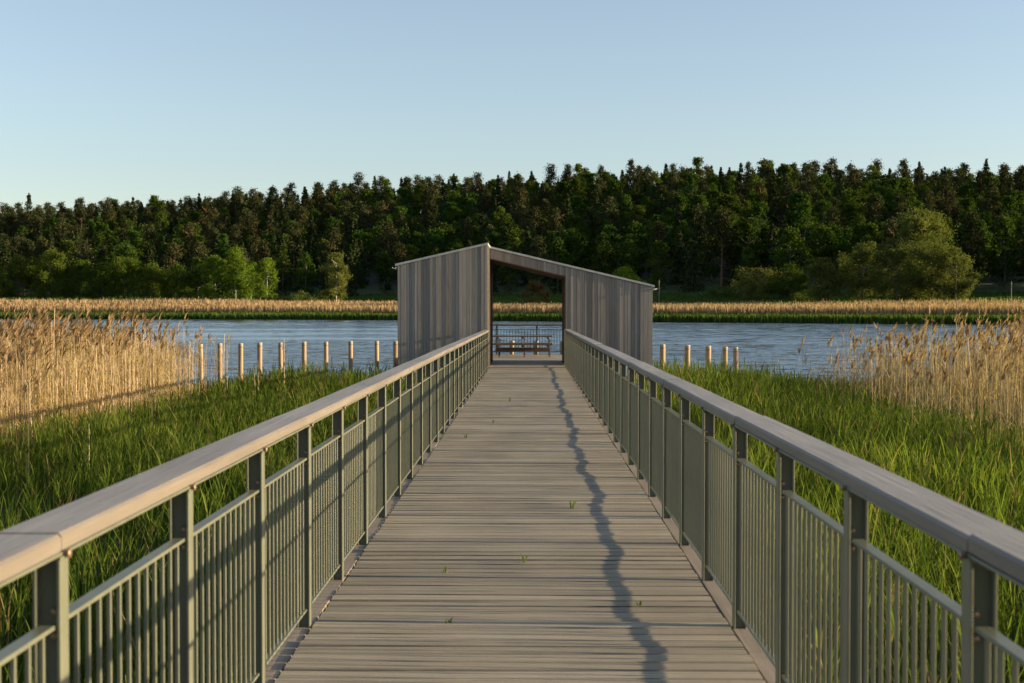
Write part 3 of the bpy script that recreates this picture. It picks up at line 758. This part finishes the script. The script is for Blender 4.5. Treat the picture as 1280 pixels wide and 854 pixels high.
# ------------------------------------------------------------------ trees
def cards(cent, size, tint, jitter=None, flat=0.):
    """randomly turned leaf-clump quads at cent (n,3)"""
    n = len(cent)
    a = rng.normal(0, 1, (n, 3)); a[:, 2] *= (1 - flat); a /= np.linalg.norm(a, axis=1)[:, None]
    b = rng.normal(0, 1, (n, 3)); b -= a * (a * b).sum(1)[:, None]; b /= np.linalg.norm(b, axis=1)[:, None]
    s = (size * rng.uniform(.6, 1.25, n))[:, None]
    V = np.stack([cent - a * s * .5, cent + b * s * .32 + a * s * .05, cent + a * s * .5, cent - b * s * .32 + a * s * .05], 1)
    F = np.arange(n * 4).reshape(-1, 4)
    return V.reshape(-1, 3), F, np.repeat(tint, 4)
def crown_points(kind, H, W, n):
    """points of the leaf mass of one tree, z from ground, plus a tint each"""
    P = []; T = []
    if kind == 'broad' or kind == 'bush' or kind == 'column':
        z0 = {'broad': .05, 'bush': .0, 'column': .04}[kind] * H
        nc = {'broad': 48, 'bush': 26, 'column': 40}[kind]
        nl = {'broad': 13, 'bush': 6, 'column': 9}[kind]
        for L in range(nl):
            t = (L + rng.uniform(.2, .8)) / nl if kind == 'column' else rng.uniform(.05, 1) ** .9
            if kind == 'column': env = W * .5 * (math.sin(math.pi * min(1, (t * .80 + .14))) ** .8); lr_ = W * rng.uniform(.20, .28)
            elif kind == 'bush': env = W * .5 * math.sqrt(max(.02, 1 - t ** 1.8)); lr_ = W * rng.uniform(.18, .26)
            else: env = W * .5 * (math.sin(math.pi * (t * .80 + .17)) ** .55) * rng.uniform(.72, 1.1); lr_ = W * rng.uniform(.12, .22)
            a = L * 2.4 + rng.normal(0, .5); off_ = max(0, env - lr_ * .75)
            lc = np.array([off_ * math.cos(a), off_ * math.sin(a), z0 + lr_ * .6 + (H - z0 - lr_ * 1.55) * t])
            lt = rng.normal(.5, .10)
            ncl = max(4, nc // nl + 3)
            for _ in range(ncl):
                v = rng.normal(0, 1, 3); v /= np.linalg.norm(v); v[2] = v[2] * .9 + .15
                cc = lc + v * lr_ * rng.uniform(.55, .95) * np.array([1, 1, .95]); cr = lr_ * rng.uniform(.28, .5)
                k = int(n / nl / ncl * rng.uniform(.7, 1.3))
                d = rng.normal(0, .6, (k, 3)) * cr; d[:, 2] *= .8
                P.append(d + cc); T.append(np.clip(lt + rng.normal(0, .08) + rng.normal(0, .15, k), 0, 1))
        k = n // 5      # thin fill so the middle is not hollow
        t = rng.random(k); a = rng.uniform(0, 2 * np.pi, k); r_ = W * .36 * np.sqrt(rng.random(k)) * np.sin(np.pi * (t * .8 + .15)) ** .7
        P.append(np.stack([r_ * np.cos(a), r_ * np.sin(a), z0 + (H - z0) * t * .95], -1)); T.append(rng.uniform(.2, .6, k))
    elif kind == 'pine':
        z0 = H * rng.uniform(.22, .42); nc = 34
        b1, b2 = rng.uniform(0, 6.28, 2); ex = rng.uniform(1.8, 3.2)
        for i in range(nc):
            t = (i + rng.random()) / nc
            a = rng.uniform(0, 6.28)
            rad = W * .5 * math.sqrt(max(.03, 1 - t ** ex)) * (.62 + .38 * math.sin(math.pi * min(1, t + .35))) * (1 + .22 * math.sin(a + b1) + .12 * math.sin(5 * t + b2))
            rr_ = rad * math.sqrt(rng.uniform(.1, .8))
            cz = z0 + (H - z0) * t * .95; cr = W * rng.uniform(.13, .20) * (1.05 - .3 * t)
            k = int(n / nc * (1.25 - .5 * t))
            d = rng.normal(0, .62, (k, 3)) * cr; d[:, 2] *= .7
            P.append(d + np.array([rr_ * math.cos(a), rr_ * math.sin(a), cz])); T.append(np.clip(rng.normal(.5, .13) + rng.normal(0, .15, k), 0, 1))
    else:  # spruce: drooping whorls
        z0 = H * .06; lev = 26
        for i in range(lev):
            t = min(1, max(0, (i + rng.normal(0, .5)) / (lev - 1))); zc = z0 + (H - z0) * (t ** .9) * .97
            rad = W * .5 * (1 - t) ** .85 * rng.uniform(.75, 1.15) + .3
            nb = max(3, int(9 * (1 - t) + 3))
            a0 = rng.uniform(0, 6)
            for b in range(nb):
                a = a0 + 2 * np.pi * b / nb + rng.normal(0, .12); L = rad * rng.uniform(.7, 1.1)
                k = max(2, int(n / lev / nb * (1.5 - t)))
                q = rng.random(k) ** .7; 
                P.append(np.stack([q * L * np.cos(a) + rng.normal(0, .10 * W / 5, k), q * L * np.sin(a) + rng.normal(0, .10 * W / 5, k), zc - q * L * .34 + rng.normal(0, .28, k)], -1))
                T.append(np.clip(.35 + .3 * q + rng.normal(0, .14, k), 0, 1))
        k = 6
        P.append(np.stack([rng.normal(0, .06, k), rng.normal(0, .06, k), H * rng.uniform(.93, 1.0, k)], -1)); T.append(rng.uniform(.4, .8, k))
    return np.concatenate(P), np.concatenate(T)
def trunk_geo(kind, H, W):
    m = MB(); r = H * .013 + .04
    top = {'pine': .93, 'spruce': .95, 'broad': .78, 'column': .9, 'bush': .5}[kind]
    pts = [Vector((0, 0, -.6))]
    for i in range(1, 6): pts.append(Vector((random.gauss(0, .012) * H * (i / 5), random.gauss(0, .012) * H * (i / 5), H * top * i / 5)))
    for i in range(5): m.tube(pts[i], pts[i + 1], r * (1.15 - i * .2), r * (1.15 - (i + 1) * .2), 7, cap=False)
    nl = {'pine': 9, 'spruce': 0, 'broad': 9, 'column': 6, 'bush': 5}[kind]
    for j in range(nl):
        t = random.uniform(.35 if kind != 'pine' else .5, .88); i = min(4, int(t * 5)); b = pts[i].lerp(pts[i + 1], t * 5 - i)
        a = random.uniform(0, 6.28); L = W * random.uniform(.2, .38)
        e = b + Vector((math.cos(a) * L, math.sin(a) * L, L * random.uniform(.3, .8)))
        m.tube(b, e, r * .38, r * .12, 5, cap=False)
    return m
def make_crown(name, kind, H, W, n, size, mat):
    P, T = crown_points(kind, H, W, n)
    V, F, t = cards(P, np.full(len(P), size), T, flat=.0 if kind != 'spruce' else .35)
    return V, F, t, mat
def crown_mesh(kind, H, W, n, size, mat):
    V, F, t, _ = make_crown('crown', kind, H, W, n, size, mat)
    return np_mesh('crown', V, F, [mat], t)
def whole_tree_mesh(kind, H, W, n, size, mat, bmat):
    V, F, t, _ = make_crown('tree', kind, H, W, n, size, mat)
    tm = trunk_geo(kind, H, W)
    tv = np.array([tuple(p) for p in tm.v]); tf = np.array(tm.f) + len(V)
    return np_mesh('tree', np.concatenate([V, tv]), np.concatenate([F, tf]), [mat, bmat],
                   np.concatenate([t, np.full(len(tv), .5)]), np.concatenate([np.zeros(len(F)), np.ones(len(tf))]))

def at(u, s):
    Y = 300.
    for _ in range(40): Y = .5 * Y + .5 * (float(shore(u * Y)) + s)
    return u * Y, Y

# single trees and bushes standing in front of the wood: (px, top px, width px, s, kind, leaf, bark, label, name)
front = [
 (-18, 322, 62, 58, 'broad', ROW, BARK_DARK, 'dark broad tree cut by the left edge of view on the far shore', 'broadleaf_tree'),
 (20, 319, 48, 62, 'broad', ROW, BARK_DARK, 'dark green tree second from the left edge on far shore', 'broadleaf_tree'),
 (62, 309, 56, 60, 'broad', ROW, BARK_DARK, 'tallest rounded dark tree of the shaded row on far left shore', 'broadleaf_tree'),
 (98, 322, 44, 62, 'broad', ROW, BARK_DARK, 'shaded tree just right of the tallest tree on far left shore', 'broadleaf_tree'),
 (126, 326, 40, 60, 'broad', ROW, BARK_DARK, 'low shaded tree midway along the far left tree row', 'broadleaf_tree'),
 (154, 318, 52, 61, 'broad', ROW, BARK_DARK, 'wide shaded tree in the middle of far left tree row', 'broadleaf_tree'),
 (189, 326, 48, 60, 'broad', ROW, BARK_DARK, 'dark tree two left of the gap before the bright trees', 'broadleaf_tree'),
 (220, 329, 44, 58, 'broad', ROW, BARK_DARK, 'low dark tree left of the bright green tree cluster', 'broadleaf_tree'),
 (247, 322, 42, 56, 'broad', ROW, BARK_BIRCH, 'half lit green tree at left end of the bright cluster', 'broadleaf_tree'),
 (268, 316, 46, 54, 'broad', FRESH, BARK_BIRCH, 'green tree beside the tallest tree of the bright left cluster', 'broadleaf_tree'),
 (294, 306, 52, 52, 'broad', FRESH, BARK_BIRCH, 'tallest sunlit tree of the bright cluster left of the birch', 'broadleaf_tree'),
 (313, 326, 32, 56, 'broad', FRESH, BARK_BIRCH, 'small green tree squeezed between two bright trees', 'broadleaf_tree'),
 (333, 319, 36, 43, 'column', FRESH, BARK_BIRCH, 'slender fresh green tree at right end of the bright left cluster', 'birch_tree'),
 (420, 312, 36, 50, 'column', OLIVE, BARK_BIRCH, 'lone slender birch left of the pavilion on far shore', 'birch_tree'),
 (669, 350, 38, 46, 'broad', RUSTY, BARK_DARK, 'small rusty brown tree seen through the pavilion passage', 'broadleaf_tree'),
 (783, 332, 52, 62, 'broad', FRESH, BARK_DARK, 'yellow green tree rising behind the right roof of pavilion', 'broadleaf_tree'),
 (945, 333, 62, 88, 'broad', OLIVE, BARK_DARK, 'grey green rounded tree left of the right meadow grove', 'broadleaf_tree'),
 (985, 330, 52, 92, 'broad', BROAD, BARK_DARK, 'dark tree between grey green tree and the meadow grove', 'broadleaf_tree'),
 (1027, 319, 54, 62, 'broad', OLIVE, BARK_DARK, 'small sunlit tree at left end of the right meadow grove', 'broadleaf_tree'),
 (1077, 300, 66, 66, 'broad', OLIVE, BARK_DARK, 'medium olive tree second from left in the meadow grove', 'broadleaf_tree'),
 (1119, 306, 58, 60, 'broad', OLIVE, BARK_DARK, 'olive tree in the middle of the meadow grove', 'broadleaf_tree'),
 (1148, 258, 96, 92, 'broad', OLIVE, BARK_DARK, 'tallest broad tree at the back of the meadow grove', 'broadleaf_tree'),
 (1163, 288, 84, 64, 'broad', OLIVE, BARK_DARK, 'large sunlit olive tree at the front of meadow grove', 'broadleaf_tree'),
 (1192, 306, 52, 58, 'broad', OLIVE, BARK_DARK, 'rightmost sunlit tree of the meadow grove', 'broadleaf_tree'),
 (355, 369, 26, 45, 'bush', OLIVE, BARK_DARK, 'low bush at the foot of the brightest left tree', 'bush'),
 (377, 363, 38, 44, 'bush', OLIVE, BARK_DARK, 'rounded olive bush between bright tree and lone birch', 'bush'),
 (905, 358, 40, 96, 'bush', BROAD, BARK_DARK, 'dark bush at the wood edge right of the pavilion', 'bush'),
 (1005, 362, 40, 70, 'bush', BROAD, BARK_DARK, 'low dark bush beside the small sunlit grove tree', 'bush'),
]
for (px, py, wpx, s, kind, leaf, bk, lab, nm) in front:
    u = (px - 661) / 1700
    X, Y = at(u, s); zg = float(terrain(X, Y))
    H = EYE + (383 - py) / 1700 * Y - zg; W = wpx / 1700 * Y * (1.05 if leaf is FRESH else 1.18)
    t = thing(nm, lab, 'bush' if kind == 'bush' else 'tree', (X, Y, zg), random.uniform(0, 6))
    n = int(np.clip(W * H * 62, 2000, 20000))
    link('crown', crown_mesh(kind, H, W, n, np.clip(.27 + .008 * H, .27, .46) , leaf), t)
    trunk_geo(kind, H, W).build('trunk', bk, t, fixn=False)

# the wooded hillside: individual trees, a dozen shapes shared among them
proto = {}
for kind, Hs, Ws, n, size, mat, bk in (('pine', (17, 20.), (7.5, 10.), 3000, .60, PINE, BARK_PINE), ('spruce', (15.5, 19.5), (6.5, 8.6), 2800, .66, SPRUCE, BARK_DARK), ('broad', (14, 18), (8.5, 11.), 3400, .62, BROAD, BARK_DARK)):
    proto[kind] = []
    for i in range(7):
        H = Hs[0] + (Hs[1] - Hs[0]) * i / 6; W = random.uniform(*Ws)
        proto[kind].append(whole_tree_mesh(kind, H, W, n, size, mat, bk))
INFO = {'pine': ('pine_tree', 'tall pine with rounded crown in the wood on the far hillside', 'pines of the wooded hillside'),
        'spruce': ('spruce_tree', 'dark pointed spruce in the wood on the far hillside', 'spruces of the wooded hillside'),
        'broad': ('broadleaf_tree', 'leafy deciduous tree in the wood on the far hillside', 'deciduous trees of the wooded hillside')}
def pick(s, u):
    t = (s - 100) / 200
    if u < -.12: pb, pp = np.interp(t, [0, .4, 1], [.35, .30, .12]), np.interp(t, [0, .4, 1], [.35, .42, .55])
    else: pb, pp = np.interp(t, [0, .4, 1], [.66, .52, .34]), np.interp(t, [0, .4, 1], [.10, .22, .36])
    # leafy clearings
    if math.sin(u * 23 + 1.1) + math.sin(s * .05 + u * 9) > 1.15: pb += .25
    r = random.random()
    return 'broad' if r < pb else 'pine' if r < pb + pp else 'spruce'
rows = [78, 92, 106, 120, 134, 148, 163, 178, 194, 210, 227, 244, 262, 280, 298, 316, 336, 356, 374, 392]
cnt = {'pine': 0, 'spruce': 0, 'broad': 0}; spare = []
for ri, s0 in enumerate(rows):
    u = -.425 + random.uniform(0, .01)
    while u < .40:
        s = s0 + random.uniform(-6, 6)
        X, Y = at(u, s)
        start = np.interp(u, [-.42, -.16, -.12, .05, .1, .42], [98, 98, 104, 104, 112, 100])
        if s > start:
            k = pick(s, u)
            sc = random.uniform(.80, 1.04)
            if random.random() < .06: sc *= 1.13
            M = Matrix.Translation((X, Y, float(terrain(X, Y)) - .2)) @ Matrix.Rotation(random.uniform(0, 6.28), 4, 'Z') @ Matrix.Diagonal((sc * random.uniform(.9, 1.12), sc * random.uniform(.9, 1.12), sc, 1))
            me = random.choice(proto[k])
            if cnt[k] < 285:
                o = link(INFO[k][0], me); o.matrix_world = M
                tag(o, INFO[k][1], 'tree', INFO[k][2])
            else: spare.append((k, me, M))
            cnt[k] += 1
        u += (6.6 if ri < 3 else 7.2) / Y * random.uniform(.75, 1.25)
VV = []; FF = []; TT = []; MM = []; nn = 0      # the farthest trees along the ridge, past the ones built singly
mats_ = [PINE, BARK_PINE, SPRUCE, BARK_DARK, BROAD]
for k, me, M in spare:
    nv, nf = len(me.vertices), len(me.polygons)
    v = np.empty(nv * 3, np.float32); me.vertices.foreach_get('co', v); v = v.reshape(-1, 3)
    f = np.empty(nf * 4, np.int32); me.loops.foreach_get('vertex_index', f)
    t = np.empty(nv, np.float32); me.attributes['tint'].data.foreach_get('value', t)
    mi = np.empty(nf, np.int32); me.polygons.foreach_get('material_index', mi)
    A = np.array(M)
    VV.append(v @ A[:3, :3].T + A[:3, 3]); FF.append(f.reshape(-1, 4) + nn); TT.append(t); nn += nv
    MM.append(np.where(mi == 0, {'pine': 0, 'spruce': 2, 'broad': 4}[k], 1 if k == 'pine' else 3))
if spare:
    o = link('forest', np_mesh('forest', np.concatenate(VV), np.concatenate(FF), mats_, np.concatenate(TT), np.concatenate(MM)))
    tag(o, 'farthest trees along the ridge of the wooded hillside', 'forest', kind='stuff')
# the wood going on beyond the right of the view (it shades the visible hillside)
VV = []; FF = []; TT = []; nn = 0
Pl, Tl = {}, {}
for kind in ('spruce', 'broad'):
    Pl[kind], Tl[kind] = crown_points(kind, 18, 8, 420)
for _ in range(420):
    u = random.uniform(.41, .95); s = random.uniform(100, 320)
    X, Y = at(u, s)
    if Y < 60: continue
    kind = random.choice(('spruce', 'broad'))
    P = Pl[kind] * random.uniform(.8, 1.15) + np.array([X, Y, float(terrain(X, Y))])
    V, F, t = cards(P, np.full(len(P), 1.5), Tl[kind])
    VV.append(V); FF.append(F + nn); TT.append(t); nn += len(V)
fo = link('forest', np_mesh('forest', np.concatenate(VV), np.concatenate(FF), [BROAD], np.concatenate(TT)))
tag(fo, 'wood continuing along the hillside beyond the right edge of view', 'forest', kind='stuff')

# two thin poles in the far meadow
for px, py, lab in ((823.5, 350, 'thin grey pole in the meadow just right of pavilion roof'), (1261, 352, 'thin grey pole in the meadow near the right edge of view')):
    u = (px - 661) / 1700; X, Y = at(u, 70); zg = float(terrain(X, Y)); top = EYE + (383 - py) / 1700 * Y
    t = MB().tube((0, 0, -.3), (0, 0, top - zg), .09, .07, 8).tube((-.35, 0, top - zg - .5), (.35, 0, top - zg - .5), .04, .04, 6).build('pole', POLEMAT)
    t.location = (X, Y, zg); tag(t, lab, 'pole')

# grass sprigs pushing up between the planks
sp = [(-.03, 8.85, .10, 'pair of green sprigs between planks near middle of the boardwalk'), (-.53, 8.5, .07, 'small green sprig between planks at left side of boardwalk'),
      (.62, 7.55, .06, 'small green leaf standing between planks right of the wavy shadow'), (.36, 11.3, .12, 'tall green sprig between planks by the wavy shadow'),
      (-.52, 19.8, .14, 'dark green sprig between planks further along the left half'), (-.80, 17.5, .12, 'thin sprig on left half nearer than the two farthest sprigs'),
      (-.35, 24.6, .14, 'tall far sprig growing between planks near the centre'), (.62, 22.0, .11, 'far sprig between planks on the right half of boardwalk'),
      (-.42, 7.1, .05, 'curled leaf bit lying on planks at near left')]
for (x, yv, h, lab) in sp:
    n = 4; h *= .75
    base = np.stack([rng.normal(0, .012, n), rng.normal(0, .006, n), np.full(n, -.01)], -1)
    V, F = blades(base, rng.uniform(0, 6.28, n), np.full(n, h) * rng.uniform(.6, 1.1, n), rng.uniform(.1, .5, n), rng.uniform(.1, .5, n), rng.uniform(0, .3, n), np.full(n, .012))
    o = link('grass_sprig', np_mesh('grass_sprig', V, F, [GRASS], np.repeat(rng.uniform(.3, .8, n), 8)))
    o.location = (x, yv, -SLOPE * yv + .004); tag(o, lab, 'sprig', 'sprigs growing through the boardwalk')

# ------------------------------------------------------------------ light, sky, camera
wd = bpy.data.worlds.new('World'); scene.world = wd; wd.use_nodes = True
nt = wd.node_tree; bg = nt.nodes['Background']
sky = nt.nodes.new('ShaderNodeTexSky'); sky.sky_type = 'NISHITA'; sky.sun_disc = False
sky.sun_elevation = R(SUN_EL); sky.sun_rotation = R(90 + SUN_BEHIND)
sky.air_density = 1.0; sky.dust_density = .6; sky.ozone_density = 2.2; sky.altitude = 20
hsv = nt.nodes.new('ShaderNodeHueSaturation'); hsv.inputs['Saturation'].default_value = .74
nt.links.new(sky.outputs[0], hsv.inputs['Color'])
tint_ = mixc(nt, 'MULTIPLY', 1.0, hsv.outputs[0], (1.0, .985, 1.005))
nt.links.new(tint_, bg.inputs[0]); bg.inputs[1].default_value = .094
sl = bpy.data.lights.new('sun', 'SUN'); sl.energy = 5.0; sl.angle = R(.5); sl.color = (1, .77, .47)
so = bpy.data.objects.new('sun', sl); COL.objects.link(so)
b_ = R(SUN_BEHIND); e_ = R(SUN_EL)
to_sun = Vector((math.cos(b_) * math.cos(e_), -math.sin(b_) * math.cos(e_), math.sin(e_)))
so.rotation_euler = to_sun.to_track_quat('Z', 'Y').to_euler(); so.location = (30, -5, 20)

cam = bpy.data.cameras.new('camera'); co = bpy.data.objects.new('camera', cam); COL.objects.link(co)
cam.sensor_width = 36; cam.lens = 36 * 1700 / 1280; cam.clip_end = 9000; cam.clip_start = .05
co.location = (0, 0, EYE)
pitch_ = math.atan((427 - 383) / 1700); yaw_ = math.atan((661 - 640) / 1700)
co.rotation_euler = (math.pi / 2 - pitch_, 0, yaw_)
cam.dof.use_dof = True; cam.dof.focus_distance = 19; cam.dof.aperture_fstop = 5.2
scene.camera = co
vs = scene.view_settings; vs.view_transform = 'Standard'; vs.look = 'None'; vs.exposure = 1.38; vs.gamma = 1; vs.use_curve_mapping = False
scene.cycles.max_bounces = 6; scene.cycles.transparent_max_bounces = 4
